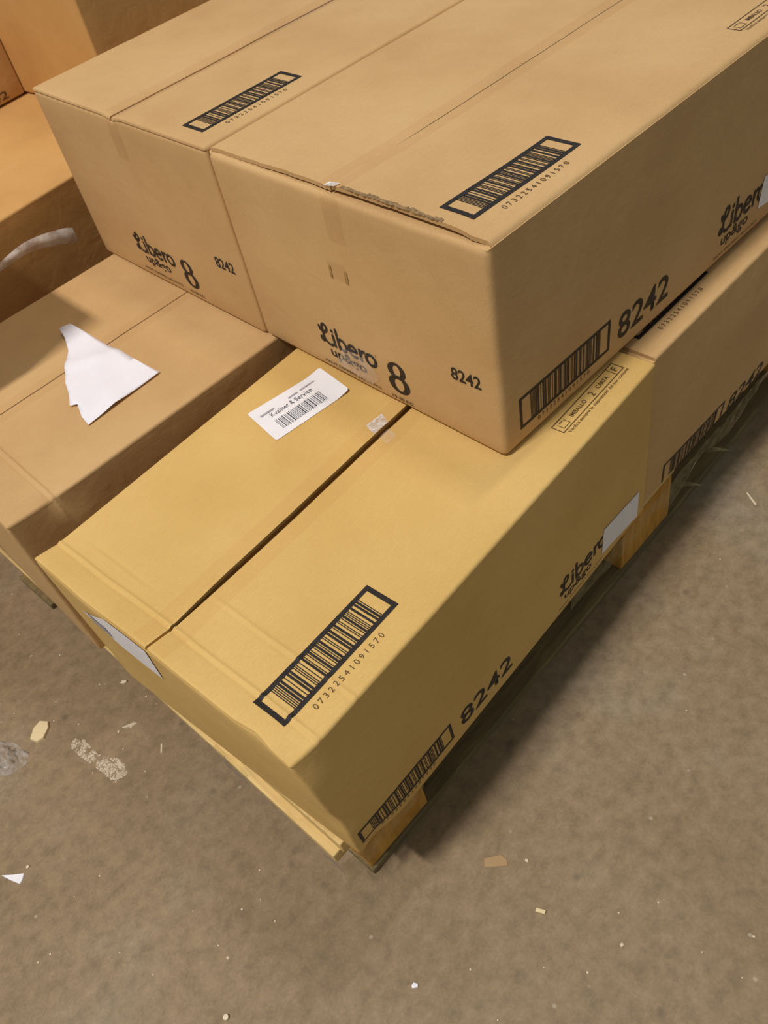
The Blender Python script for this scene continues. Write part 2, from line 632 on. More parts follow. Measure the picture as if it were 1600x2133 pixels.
# ---------------------------------------------------------------- cartons
class Carton:
    def __init__(self, name, label, loc, rz, L, W, H, mat, group=None, r=0.004, gap=(0.0016, 0.0016), end=0.004, rag=0.0012,
                 lift=0.0, crease=(), lean=0.0, bulge=0.003, wave=0.0012, crush=0.0, seed=1, dents=(), step=0.016, inner=(0, 0), dip=0.0, lean_far=None, trench=0.0):
        self.L, self.W, self.H, self.r = L, W, H, r
        self.crease, self.lean, self.bulge, self.wave, self.crush, self.seed, self.dents = crease, lean, bulge, wave, crush, seed, dents
        self.lift = lift
        self.inner, self.dip = inner, dip
        self.lean_far = lean if lean_far is None else lean_far
        self.root = empty(name, loc, rz)
        tag(self.root, label, 'carton', group)
        self.mat = mat
        T = 0.0045
        self.T = T
        ex = []
        for c in crease:
            ex += [c[0] + d for d in [q * 0.001 for q in range(-9, 12)]]
        xs = grid_lines(L, r, step, ex)
        ys = grid_lines(W, r, step, [W / 2 + q for q in (-0.011, -0.007, 0.007, 0.011)] if trench else ())
        Hb = H - T
        zs = grid_lines(Hb, r, step)

        def fb(P):
            if trench and P.z > Hb - 1e-6 and abs(P.y - W / 2) < 0.0075 and 0.03 < P.x < L - 0.03:
                return self.D(Vector((P.x, P.y, P.z - trench)))
            q = Vector((min(max(P.x, r), L - r), min(max(P.y, r), W - r), max(P.z, r)))
            d = P - q
            if d.length > 1e-7:
                # keep the radius even over the lattice
                P = q + d.normalized() * min(r, max(abs(d.x), abs(d.y), abs(d.z)))
            if P.z > Hb - r:
                q = Vector((min(max(P.x, r), L - r), P.y, Hb - r))
                d = P - q
                if abs(d.x) > 1e-7:
                    P = q + d.normalized() * min(r, max(abs(d.x), abs(d.z)))
            return self.D(P)
        V, F = shell(xs, ys, zs, fb)
        self.body = mesh_obj('body', V, F, mat, self.root, True)
        # the two long outer flaps
        for sgn in (0, 1):
            w0 = 0.0
            fx = [e for e in grid_lines(L, 0.003, step, ex)]
            fy = grid_lines(W / 2, r, step)
            fz = [Hb + 0.0002, Hb + T * 0.35, Hb + T * 0.7, Hb + T]

            def ff(P, sgn=sgn):
                u = P.x / L
                g = gap[0] + (gap[1] - gap[0]) * sstep(0, 0.12, P.x)
                g *= 1 - 0.5 * sstep(L - 0.08, L, P.x)
                e = end + rag * (noise.noise(Vector((P.y * 90 + seed * 7, seed, sgn * 5))) + 0.6 * noise.noise(Vector((P.y * 330, seed, sgn * 3))))
                x = e + (L - e - end) * u
                y = P.y * (W / 2 - g / 2) / (W / 2)
                z = P.z
                # outer fold
                if y < r:
                    q = Vector((0, r, H - r))
                    if z > H - r:
                        dv = Vector((0, y - r, z - (H - r)))
                        if dv.length > 1e-7:
                            dv = dv.normalized() * min(r, max(abs(dv.y), abs(dv.z)))
                        y = r + dv.y
                        z = H - r + dv.z
                    xr = min(max(x, r), L - r)
                    dx = x - xr
                    if dx:
                        y = max(y, r - math.sqrt(max(0, r * r - dx * dx)))
                if end < 0.002 and z > H - 0.0035:
                    for xe, sg in ((e + 0.003, -1), (L - end - 0.003, 1)):
                        dd = (x - xe) * sg
                        if dd > 0:
                            k = dd / 0.003
                            z -= (z - (H - 0.0035)) / 0.0035 * (1 - math.sqrt(max(0.0, 1 - k * k))) * 0.0035
                if lift:
                    z += lift * (1 - sstep(0.0, 0.16, x)) * (sstep(0.0, 0.05, y) if sgn == 0 else 0.5 * sstep(0.03, 0.15, y))
                if sgn:
                    y = W - y
                return self.D(Vector((x, y, z)))
            V, F = shell(fx, fy, fz, ff)
            if sgn:
                F = [tuple(reversed(f)) for f in F]
            mesh_obj('top_flap', V, F, mat, self.root, True)
        self.mesh_fix()

    def mesh_fix(self):
        for ch in self.root.children:
            try:
                ch.data.set_sharp_from_angle(angle=math.radians(50))
            except Exception:
                pass

    def D(self, P):
        L, W, H = self.L, self.W, self.H
        x, y, z = P
        zt = z / H
        n1 = noise.noise(Vector((x * 7 + self.seed * 3.1, y * 7, z * 7)))
        n2 = noise.noise(Vector((x * 19 + self.seed * 5.7, y * 19, z * 19)))
        top = sstep(0.6, 1.0, zt)
        mx = math.sin(math.pi * min(1, max(0, x / L)))
        my = math.sin(math.pi * min(1, max(0, y / W)))
        mz = math.sin(math.pi * min(1, max(0, zt)))
        dz = top * (self.wave * (n1 + 0.5 * n2 - 0.9) * mx ** 0.4 * my ** 0.4)
        for c in self.crease:
            xc, stp, rid, y0, y1 = c
            if y0 - 0.01 <= y <= y1 + 0.01:
                wy = sstep(y0 - 0.01, y0 + 0.012, y) * (1 - sstep(y1 - 0.012, y1 + 0.01, y))
                wob = 0.0018 * noise.noise(Vector((y * 14, self.seed, xc * 40)))
                t = x - xc - wob
                dz += top * wy * (stp * (max(0.0, -t) / max(xc, 0.01) if stp else 0.0) + rid * (math.exp(-((t - 0.003) / 0.0022) ** 2) - 0.25 * math.exp(-((t + 0.0015) / 0.0018) ** 2)))
        dx = (self.lean + (self.lean_far - self.lean) * y / W) * (1 - zt) * (1 - x / L)
        if self.dip:
            dz -= top * self.dip * math.exp(-((y - W / 2) / 0.010) ** 2)
        dx += 0.0012 * noise.noise(Vector((y * 16 + self.seed, z * 5, self.seed * 2.3))) * (1 - sstep(0, 0.08, x)) * mz * my
        edge = 1.0
        dy = 0.0
        if self.bulge:
            fx = (x / L - 0.5) * 2
            fy = (y / W - 0.5) * 2
            if not ((fy < 0 and self.inner[0]) or (fy > 0 and self.inner[1])):
                dy += self.bulge * fy * mx * mz
            dx += self.bulge * fx * my * mz
        if self.crush:
            w = math.exp(-(x * x + y * y) / 0.022 ** 2) * sstep(H - 0.07, H, z)
            dz -= self.crush * w
            dy += self.crush * 0.6 * w
            dx += self.crush * 0.3 * w * n2
        for (px, py, pz, rad, ax, ay, az) in self.dents:
            d2 = (x - px) ** 2 + (y - py) ** 2 + (z - pz) ** 2
            if d2 < (3 * rad) ** 2:
                w = math.exp(-d2 / rad ** 2)
                dx += ax * w
                dy += ay * w
                dz += az * w
        return Vector((x + dx, y + dy, z + dz))

    def place(self, face, u, v, off):
        L, W, H = self.L, self.W, self.H
        if face == 'top':
            extra = 0.0
            if self.lift:
                yy = v if v < W / 2 else W - v
                extra = self.lift * (1 - sstep(0.0, 0.16, u)) * (sstep(0.0, 0.05, yy) if v < W / 2 else 0.5 * sstep(0.03, 0.15, yy))
            p = self.D(Vector((u, v, H)))
            return p + Vector((0, 0, off + extra))
        if face == 'long':
            return self.D(Vector((u, 0, v))) + Vector((0, -off, 0))
        if face == 'short':
            return self.D(Vector((0, W - u, v))) + Vector((-off, 0, 0))

    def decal(self, name, sheet, face, mat, off=0.0005, parent=None, label=None, smooth=True):
        V = [self.place(face, u, v, off) for u, v in sheet[0]]
        o = mesh_obj(name, V, sheet[1], mat, parent or self.root, smooth)
        if label:
            o['label'] = label
        return o

    def sticker(self, name, outline, face, mat, off=0.0006, thick=0.0003, label=None, curl=None):
        """thin sheet stuck on a face; outline is a convex (u, v) polygon"""
        bm = bmesh.new()
        vs_ = [bm.verts.new((u, v, 0)) for u, v in outline]
        bm.faces.new(vs_)
        ctr = Vector((sum(u for u, v in outline) / len(outline), sum(v for u, v in outline) / len(outline), 0))
        for k in range(1, 7):
            for ax in ((1, 0, 0), (0, 1, 0)):
                for s in (-1, 1):
                    g = bm.verts[:] + bm.edges[:] + bm.faces[:]
                    bmesh.ops.bisect_plane(bm, geom=g, plane_co=ctr + Vector(ax) * s * (k - 0.5) * 0.011, plane_no=ax)
        bm.verts.ensure_lookup_table()
        V = []
        for v in bm.verts:
            lift = curl(v.co.x, v.co.y) if curl else 0.0
            V.append(self.place(face, v.co.x, v.co.y, off + lift))
        F = [tuple(v.index for v in f.verts) for f in bm.faces]
        bm.verts.index_update()
        F = [tuple(v.index for v in f.verts) for f in bm.faces]
        bm.free()
        o = mesh_obj(name, V, F, mat, self.root, True)
        if label:
            o['label'] = label
        return o

    # -- the print every carton of this kind carries
    def print_top(self, recycle=True, digits=True):
        bc = self.decal('barcode_print', xform(carton_barcode(0.154, 0.0400, 0.0048), 0.0235, 0.0335), 'top', INK, 0.0005, label='framed black barcode')
        if digits:
            sh = text_fit(' '.join(CODE), 0.052, 0.0215, 0.092, 0.0062)
            self.decal('barcode_digits', sh, 'top', INK_SOFT, 0.0005, bc)
        if recycle:
            self.print_recycle()

    def print_recycle(self, u0=0.446, v0=0.0265, w=0.122):
        h = 0.0165
        t = 0.0011
        s = [rect(u0, v0, u0 + w, v0 + t), rect(u0, v0 + h - t, u0 + w, v0 + h), rect(u0, v0, u0 + t, v0 + h), rect(u0 + w - t, v0, u0 + w, v0 + h),
             text_fit('IMBALLO', u0 + 0.026, v0 + 0.0055, 0.029, 0.0055, 0.012), text_fit('CARTA', u0 + 0.078, v0 + 0.0055, 0.022, 0.0055, 0.012),
             text_fit('2', u0 + 0.064, v0 + 0.0035, 0.006, 0.0085), text_fit('F', u0 + w - 0.010, v0 + 0.004, 0.005, 0.008, 0.01),
             rect(u0 + w - 0.014, v0, u0 + w - 0.0132, v0 + h)]
        # little open box sign
        b = [rect(u0 + 0.006, v0 + 0.0035, u0 + 0.0068, v0 + 0.0125), rect(u0 + 0.006, v0 + 0.0035, u0 + 0.018, v0 + 0.0043),
             rect(u0 + 0.0172, v0 + 0.0035, u0 + 0.018, v0 + 0.0125), rect(u0 + 0.0085, v0 + 0.0117, u0 + 0.0155, v0 + 0.0125)]
        s += b
        s.append(text_fit('Verifica sempre le disposizioni del tuo comune', u0 + 0.004, v0 - 0.0072, w * 0.97, 0.0052, 0.004))
        self.decal('recycling_print', join(*s), 'top', INK_SOFT, 0.0005, label='outlined recycling note')

    def print_long(self, z0=0.0, du=0.0, sq=1.0):
        def put(name, sheet, mat, par=None):
            V = [(u + du, v * sq + z0) for u, v in sheet[0]]
            F = [f for f in sheet[1] if min(V[q][1] for q in f) > 0.0015]
            return self.decal(name, (V, F), 'long', mat, 0.0005, par)
        bc = put('barcode_print', xform(carton_barcode(0.155, 0.0415, 0.0034), 0.0262, 0.0215), INK)
        put('barcode_digits', text_fit(' '.join(CODE), 0.055, 0.0135, 0.09, 0.0055), INK_SOFT, bc)
        put('number_print', text_fit('8242', 0.197, 0.0225, 0.099, 0.0345, 0.010), INK)
        lg = put('logo_print', xform(LOGO, 0.402, 0.040, 0, 0.034, 0.97), INK)
        put('lettering_print', text_fit('up&go', 0.410, 0.0195, 0.062, 0.019, 0.008), INK, lg)
        put('small_print', text_fit('PANT DIAPERS | 8X14 PCS', 0.398, 0.0095, 0.100, 0.0045), INK_SOFT, lg)

    def print_short(self):
        W = self.W
        u = lambda y: W - y
        lg = self.decal('logo_print', xform(LOGO, u(0.2715), 0.0430, 0, 0.0298, 1.0), 'short', INK, label='black brush lettering')
        self.decal('lettering_print', text_fit('up&go', u(0.2605), 0.0220, 0.062, 0.0190, 0.014), 'short', INK, 0.0005, lg)
        self.decal('small_print', text_fit('PANT DIAPERS | 8X14 PCS', u(0.2775), 0.0095, 0.097, 0.0050, 0.01), 'short', INK_SOFT, 0.0005, lg)
        n8 = self.decal('size_print', xform(EIGHT, u(0.1625), 0.0210, 0, 0.0435, 0.72), 'short', INK, label='large black numeral')
        self.decal('small_print', text_fit('19-30 KG', u(0.163), 0.0085, 0.032, 0.0048, 0.01), 'short', INK_SOFT, 0.0005, n8)
        self.decal('number_print', text_fit('8242', u(0.0620), 0.0825, 0.0385, 0.0158, 0.016), 'short', INK)

    def tape_seam(self, u0, u1, w=0.034, front=0.055, split=0.0):
        W, H = self.W, self.H
        if split:
            a = rect(u0, W / 2 - w / 2, u1, W / 2 - split / 2, 0.02, 0.012)
            b = rect(u0, W / 2 + split / 2, u1, W / 2 + w / 2, 0.02, 0.012)
            sh = join(a, b)
        else:
            sh = rect(u0, W / 2 - w / 2, u1, W / 2 + w / 2, 0.02, 0.012)
        t = self.decal('packing_tape', sh, 'top', TAPE, 0.0003, label='clear packing tape')
        if front:
            self.decal('tape_end', rect(W / 2 - 0.012, H - front, W / 2 + 0.014, H - 0.0035), 'short', TAPE, 0.0004, t)


# ------------------------------------------------------------------ floor
fl = block('floor', -5, 7, -5, 7, -0.12, 0.0, CONCRETE, None, 0, 0.001)
tag(fl, 'worn brown-grey concrete warehouse floor', 'floor', kind='structure')

H = 0.2509
ZP = 0.144
ZM = ZP + H - 0.0
ZT = ZM + H
AL = 0.0674
LO = Vector((-0.3771, -0.0817, 0))


def from_l(x, y, z=0.0):
    c, s = math.cos(AL), math.sin(AL)
    return Vector((LO.x + c * x - s * y, LO.y + s * x + c * y, z))


# ------------------------------------------------------------------ pallet under the near stack
AP = AL - 0.029
pal = empty('wooden_pallet', from_l(0.034, 0.033, 0.0), AP)
tag(pal, 'pale wooden pallet on the concrete floor under the near carton stack', 'pallet')
PX0, PX1, PW = -0.030, 1.165, 0.80
ZB = 0.013
for k, (a, b) in enumerate(((0.0, 0.10), (0.345, 0.445), (0.70, 0.80))):
    x0 = 0.0 if k < 2 else -0.028
    block('bottom_board', x0, PX1 - 0.01, a, b, 0.0, ZB, WOOD_SHADED, pal, 0.001, 0.0015, 10 + k)
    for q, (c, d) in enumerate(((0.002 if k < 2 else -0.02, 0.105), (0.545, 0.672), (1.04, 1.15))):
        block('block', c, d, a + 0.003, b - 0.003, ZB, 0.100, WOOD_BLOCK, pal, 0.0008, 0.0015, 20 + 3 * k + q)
for k, (c, d) in enumerate(((PX0, 0.112), (0.535, 0.68), (1.02, PX1))):
    block('stringer_board', c, d, 0.004, PW - 0.004, 0.100, 0.122, WOOD_Y, pal, 0.001, 0.0015, 40 + k)
for k, (a, b) in enumerate(((-0.002, 0.143), (0.162, 0.262), (0.328, 0.473), (0.538, 0.638), (0.657, 0.802))):
    block('deck_board', PX0 + 0.008 + random.Random(k).uniform(0, 0.002), PX1, a, b, 0.122, 0.1435, WOOD, pal, 0.001, 0.0015, 50 + k)

# ------------------------------------------------------------------ cartons of the near stack
low_front = Carton('carton', 'nearest lower kraft carton with open seam, big framed barcode and white address label on top',
                   from_l(0, 0, ZP), AL, 0.592, 0.4, H, KRAFT_B, 'cartons of the near stack', r=0.004, gap=(0.0030, 0.0085), end=0.0006, rag=0.0003, trench=0.05,
                   crease=((0.0305, 0.0055, 0.0014, -1, 2), (0.0775, 0.0, 0.0009, -1, 0.19), (0.0500, 0.0, -0.0005, 0.26, 0.36)), lean=0.020, lean_far=0.007, bulge=0.003,
                   wave=0.0012, crush=0.013, seed=2, step=0.012,
                   dents=((0.0, 0.05, H, 0.016, 0.004, 0, -0.003), (0.02, 0.0, 0.0, 0.03, 0.0, 0.006, 0.004), (0.0, 0.0, 0.10, 0.03, 0.004, 0.003, 0), (0.0, 0.30, 0.23, 0.05, -0.002, 0, 0)))
low_left = Carton('carton', 'lower kraft carton on the left with a torn white paper lying on it',
                  (-0.402, 0.3845, ZP), 0.0, 0.6, 0.402, H, KRAFT_A, 'cartons of the near stack', gap=(0.0016, 0.0020), end=0.0006, rag=0.0003,
                  crease=((0.0585, 0.0045, 0.0016, -1, 2),), bulge=0.003, wave=0.0016, seed=5,
                  dents=((0.06, 0.0, H, 0.016, 0, 0.007, -0.005), (0.075, 0.0, H - 0.02, 0.012, 0, 0.005, 0)))
L3DZ = -0.019
c3 = from_l(0.5975, 0.006, ZP)
low_back = Carton('carton', 'lower kraft carton behind the nearest one, running off the right edge of the picture',
                  c3, 0.022, 0.6, 0.4, H - 0.003, KRAFT_A, 'cartons of the near stack', bulge=0.009, wave=0.0012, seed=8)
up_right = Carton('carton', 'upper kraft carton at the front corner with large 8 and dark printed long side',
                  (0, 0, ZM + 0.001), 0.0, 0.6, 0.3995, H, KRAFT_A, 'cartons of the near stack', r=0.008, gap=(0.0014, 0.0012), end=0.0065, rag=0.0024,
                  lift=0.0042, inner=(0, 1), dip=0.0008, bulge=0.003, wave=0.0010, seed=11,
                  dents=((0.0, 0.004, 0.10, 0.03, 0.002, 0.001, 0), (0, 0.2, 0.05, 0.04, -0.002, 0, 0)), step=0.012)
up_left = Carton('carton', 'upper kraft carton on the left with a small faded logo and 8 on its end',
                 (0, 0.4005, ZM + 0.001), 0.0, 0.6, 0.4, H, KRAFT_A, 'cartons of the near stack', r=0.005, gap=(0.0045, 0.0040), end=0.0006, rag=0.0002,
                 inner=(1, 0), dip=0.0040, bulge=0.003, wave=0.0012, seed=14)

for c in (low_front, up_right, up_left):
    c.print_top(recycle=(c is not up_left))
low_back.print_top(recycle=False)
low_front.print_long(0.002, -0.017, 0.88)
low_back.print_long(L3DZ, 0.020, 0.9)
up_right.print_long()
for c in (up_right, up_left):
    c.print_short()
up_right.tape_seam(0.006, 0.592)
up_left.tape_seam(0.006, 0.592)
low_left.tape_seam(0.004, 0.40, front=0)
low_front.tape_seam(0.004, 0.585, 0.05, 0, split=0.0075)


# white address label on the nearest carton
def rounded_quad(P, r=0.004):
    P = [Vector(p) for p in P]
    out = []
    n = len(P)
    for i in range(n):
        a, b, c = P[i - 1], P[i], P[(i + 1) % n]
        d1 = (a - b).normalized()
        d2 = (c - b).normalized()
        s, e = b + d1 * r, b + d2 * r
        for t in (0, 0.33, 0.67, 1):
            out.append(tuple((1 - t) ** 2 * s + 2 * t * (1 - t) * b + t * t * e))
    return out


LQ = [(0.273, 0.298), (0.380, 0.2795), (0.3915, 0.340), (0.2865, 0.363)]
lo_, la_ = Vector(LQ[0]), math.atan2(LQ[1][1] - LQ[0][1], LQ[1][0] - LQ[0][0])


def lab_curl(u, v):
    d = Vector((u, v)) - lo_
    t = d.x * math.cos(la_) + d.y * math.sin(la_)
    return 0.004 * sstep(0.085, 0.112, t) ** 1.5


addr = low_front.sticker('address_label', rounded_quad(LQ), 'top', LABEL, 0.0007, label='white paper label with thin barcode', curl=lab_curl)
bars = []
rnd = random.Random(4)
x = 0.018
while x < 0.083:
    w_ = rnd.choice((0.0006, 0.0006, 0.0008, 0.0012, 0.0016))
    bars.append(rect(x, 0.010, x + w_, 0.030))
    x += w_ + rnd.choice((0.0010, 0.0012, 0.0018))
low_front.decal('barcode_print', xform(join(*bars), lo_.x, lo_.y, la_), 'top', INK_GREY, 0.0012, addr)
low_front.decal('lettering_print', xform(text_fit('Kvalitet & Service', 0.020, 0.037, 0.060, 0.0075), lo_.x, lo_.y, la_), 'top', INK_GREY, 0.0012, addr)
for q in (rect(0.010, 0.047, 0.030, 0.0500), rect(0.052, 0.0485, 0.066, 0.0510), rect(0.070, 0.0490, 0.092, 0.0514)):
    low_front.decal('faded_print', xform(q, lo_.x, lo_.y, la_), 'top', INK_PALE, 0.0012, addr)
low_front.sticker('tape_patch', [(0.3385, 0.2045), (0.3625, 0.2040), (0.3695, 0.2195), (0.3455, 0.2230)], 'top', TAPE_WHITE, 0.0007, label='whitened scrap of tape')
low_front.sticker('tape_patch', [(0.335, 0.182), (0.350, 0.181), (0.354, 0.1965), (0.338, 0.1965)], 'top', TAPE_GLARE, 0.0007)
low_front.sticker('shipping_label', [(0.4800, 0.022), (0.5260, 0.015), (0.5715, 0.008), (0.5720, 0.056), (0.5260, 0.062), (0.4830, 0.067)], 'long', LABEL, 0.0008,
                  label='white sticker beside the side logo')
low_front.sticker('shipping_label', [(0.4 - 0.345, 0.200), (0.4 - 0.285, 0.184), (0.4 - 0.215, 0.182), (0.4 - 0.202, 0.2445), (0.4 - 0.27, 0.2445)], 'short', LABEL, 0.0008,
                  label='white sticker below the top edge')
up_right.sticker('shipping_label', [(0.4945, 0.030), (0.545, 0.022), (0.590, 0.018), (0.590, 0.062), (0.545, 0.066), (0.499, 0.070)], 'long', LABEL, 0.0008,
                 label='white sticker beside the side logo')
up_right.sticker('tape_patch', [(0.148, 0.018), (0.205, 0.012), (0.222, 0.030), (0.205, 0.052), (0.165, 0.050)], 'short', TAPE_GLARE, 0.0009, label='hazy tape over the logo, its glare painted pale')
up_right.sticker('tape_patch', [(0.176, 0.150), (0.203, 0.150), (0.204, 0.170), (0.176, 0.170)], 'short', TAPE, 0.0006)

for q0, q1 in ((0.178, 0.1815), (0.202, 0.2065)):
    up_right.decal('scuff_mark', rect(q0, 0.149, q1, 0.164), 'short', SCUFF, 0.0006)
up_right.sticker('tape_patch', [(0.004, 0.1915), (0.011, 0.190), (0.012, 0.206), (0.004, 0.2075)], 'top', TAPE_WHITE, 0.0012, label='whitish end of the seam tape with painted glint')  # white glint on the tape end, put in as a pale patch
low_front.decal('sticker_print', rect(0.4 - 0.322, 0.196, 0.4 - 0.288, 0.216), 'short', INK_PALE, 0.0013)
TORN_V = []
TORN_F = []
for i in range(131):
    y = 0.055 + 0.001 * i
    w_ = 0.0035 + 0.0045 * max(0.0, noise.noise(Vector((y * 60, 3.3, 1)))) + 0.0015 * noise.noise(Vector((y * 400, 7, 1)))
    e_ = 0.0052 + 0.0018 * noise.noise(Vector((y * 200, 2, 5)))
    for f in (0.0, 0.5, 1.0):
        TORN_V.append(up_right.place('top', e_ + w_ * f, y, 0.0006 + 0.0007 * noise.noise(Vector((y * 500, f * 3, 1)))))
    if i:
        for f in (0, 1):
            a = 3 * (i - 1) + f
            TORN_F.append((a, a + 3, a + 4, a + 1))
tq = mesh_obj('torn_edge', TORN_V, TORN_F, TORN, up_right.root)
tq['label'] = 'frayed end of the top flap'

# torn sheet of paper on the left carton
PZ = ZM + 0.0022
pp = [(-0.1612, 0.6715), (-0.1452, 0.6683), (-0.1385, 0.565), (-0.1317, 0.4636), (-0.190, 0.4605), (-0.2466, 0.4576), (-0.2437, 0.478), (-0.2337, 0.5048),
      (-0.2414, 0.5115), (-0.2290, 0.535), (-0.2196, 0.5594), (-0.2030, 0.588), (-0.1799, 0.6171), (-0.168, 0.645)]
bm = bmesh.new()
bm.faces.new([bm.verts.new((a, b, PZ)) for a, b in pp])
for k in range(0, 24):
    bmesh.ops.bisect_plane(bm, geom=bm.verts[:] + bm.edges[:] + bm.faces[:], plane_co=(0, 0.46 + 0.0095 * k, 0), plane_no=(0, 1, 0))
for k in range(0, 13):
    bmesh.ops.bisect_plane(bm, geom=bm.verts[:] + bm.edges[:] + bm.faces[:], plane_co=(-0.24 + 0.0095 * k, 0, 0), plane_no=(1, 0, 0))
for v in bm.verts:
    f = (v.co.x + 0.17) * 0.55 + (v.co.y - 0.57) * 0.83
    g = (v.co.x + 0.19) * 0.94 + (v.co.y - 0.5) * -0.34
    v.co.z += 0.0035 * math.exp(-(f / 0.012) ** 2) + 0.0015 * math.exp(-(g / 0.01) ** 2) + 0.005 * sstep(0.60, 0.672, v.co.y) + 0.0012 * noise.noise(v.co * 25)
bmesh.ops.recalc_face_normals(bm, faces=bm.faces[:])
me = bpy.data.meshes.new('torn_paper')
bm.to_mesh(me)
bm.free()
me.materials.append(PAPER)
for p in me.polygons:
    p.use_smooth = True
tp = bpy.data.objects.new('torn_paper', me)
COL.objects.link(tp)
sd = tp.modifiers.new('thickness', 'SOLIDIFY')
sd.thickness = 0.0003
sd.offset = 1
tag(tp, 'torn white sheet of paper lying on the left lower carton', 'paper')

# ------------------------------------------------------------------ far stack on the left
AB = 0.105
B1H = 0.326
far_base = Carton('carton', 'large carton at the left edge with peeling tape on its dark side',
                  (-0.62, 0.852, 0.0), AB, 1.15, 0.80, ZP + B1H, KRAFT_C, 'cartons of the far stack', bulge=0.0, wave=0.002, seed=21, step=0.03)
Z1 = ZP + B1H
far_text = Carton('carton', 'carton in the top left corner with faded print along its lower edge',
                  (-0.352, 1.283, Z1 + 0.002), AB, 0.545, 0.33, 0.16, KRAFT_A, 'cartons of the far stack', bulge=0.0, wave=0.001, seed=23, step=0.03)
far_tall = Carton('carton', 'tall plain carton on the far stack behind the upper left carton',
                  (0.222, 1.045, Z1 + 0.002), AB, 0.38, 0.58, 0.62, KRAFT_C, 'cartons of the far stack', bulge=0.0, wave=0.001, seed=26, step=0.03)
far_shade = Carton('carton', 'carton just past the left edge, overhanging and shading the left lower carton',
                   (-0.55, 0.628, Z1 + 0.002), 0.0, 0.280, 0.50, 0.25, KRAFT_A, 'cartons of the far stack', bulge=0.0, wave=0.001, seed=31, step=0.04)
far_text.decal('number_print', text_fit('8242', 0.440, 0.006, 0.070, 0.014, 0.01), 'long', INK_SOFT)

# ------------------------------------------------------------------ stretch film remnants on the pallet
def ribbon(name, path, width_fn, mat, parent, amp=0.002, seed=0, across=Vector((0, 0, 1)), nw=6):
    V = []
    F = []
    for i, p in enumerate(path):
        w0, w1 = width_fn(i / (len(path) - 1))
        for j in range(nw + 1):
            t = j / nw
            q = Vector(p) + across * (w0 + (w1 - w0) * t)
            q += Vector((noise.noise(q * 60 + Vector((seed, 0, 0))), noise.noise(q * 70 + Vector((0, seed, 9))), noise.noise(q * 50 + Vector((4, seed, 0))))) * amp
            V.append(q)
    for i in range(len(path) - 1):
        for j in range(nw):
            a = i * (nw + 1) + j
            F.append((a, a + 1, a + nw + 2, a + nw + 1))
    return mesh_obj(name, V, F, mat, parent, True)


# peeled strip of tape curling off the dark side of the far carton
def curve_strip(name, ctr, half, mat, parent, n=24, nw=4, bow=0.0):
    V = []
    F = []
    P = [Vector(c) for c in ctr]
    k = len(P) - 1
    for i in range(n + 1):
        t = i / n * k
        a = min(k - 1, int(t))
        f = t - a
        p0, p1, p2, p3 = P[max(0, a - 1)], P[a], P[a + 1], P[min(k, a + 2)]
        q = 0.5 * ((2 * p1) + (p2 - p0) * f + (2 * p0 - 5 * p1 + 4 * p2 - p3) * f * f + (3 * p1 - p0 - 3 * p2 + p3) * f ** 3)
        h = half[a] + (half[a + 1] - half[a]) * f
        for j in range(nw + 1):
            g = (j / nw - 0.5) * 2
            V.append(q + Vector((0.10 * g * h, -bow * (1 - g * g), g * h)) + Vector((0, 0.0012 * noise.noise(q * 80 + Vector((0, 0, g))), 0)))
    for i in range(n):
        for j in range(nw):
            a = i * (nw + 1) + j
            F.append((a, a + nw + 1, a + nw + 2, a + 1))
    return mesh_obj(name, V, F, mat, parent, True)


pt = curve_strip('peeled_tape', [(-0.205, 0.888, 0.412), (-0.168, 0.872, 0.4211), (-0.140, 0.868, 0.4259), (-0.0934, 0.866, 0.4323), (-0.0536, 0.868, 0.4247), (-0.0233, 0.872, 0.414), (-0.0086, 0.876, 0.4055)],
                 [0.005, 0.0055, 0.006, 0.0085, 0.011, 0.0125, 0.013], TAPE_PEEL, None, bow=0.003)
bpy.context.view_layer.update()
pt.parent = far_base.root
pt.matrix_parent_inverse = far_base.root.matrix_world.inverted()
pt['label'] = 'pale strip of peeled tape'

# film left on the pallet
flm = empty('stretch_film', from_l(0.034, 0.033, 0.0), AP)
tag(flm, 'torn clear stretch film clinging to the pallet edge under the lower cartons', 'plastic film')


def film(name, path, w, amp, seed, n=26):
    P = []
    k = len(path) - 1
    for i in range(n + 1):
        t = i / n * k
        a = min(k - 1, int(t))
        f = t - a
        P.append(Vector(path[a]).lerp(Vector(path[a + 1]), f))
    return ribbon(name, P, w, FILM, flm, amp, seed)


film('film_strip', [(-0.0335, 0.215, 0.0), (-0.0335, 0.150, 0.0)], lambda t: (0.096 + 0.006 * math.sin(9 * t), 0.140 - 0.004 * math.sin(7 * t)), 0.0030, 3)
film('film_strip', [(-0.0335, 0.020, 0), (-0.030, -0.003, 0), (-0.012, -0.009, 0), (0.10, -0.008, 0)],
     lambda t: (0.050 + 0.05 * abs(t - 0.45), 0.112), 0.0022, 5, 34)
film('film_strip', [(0.40, -0.010, 0), (0.60, -0.012, 0), (0.75, -0.013, 0), (0.98, -0.012, 0)],
     lambda t: (0.092 + 0.012 * math.sin(23 * t) * (0.4 + t) - 0.02 * math.exp(-((t - 0.42) / 0.05) ** 2), 0.122), 0.0025, 8, 60)
for q, (x0, z0) in enumerate(((0.655, 0.098), (0.735, 0.100))):
    V = [(x0, -0.013, z0), (x0 + 0.012, -0.013, z0 + 0.004), (x0 + 0.020, -0.030, z0 + 0.002), (x0 + 0.026, -0.040, z0 - 0.003), (x0 + 0.016, -0.027, z0 - 0.002)]
    mesh_obj('film_shred', V, [(0, 1, 2, 4), (4, 2, 3)], FILM, flm)

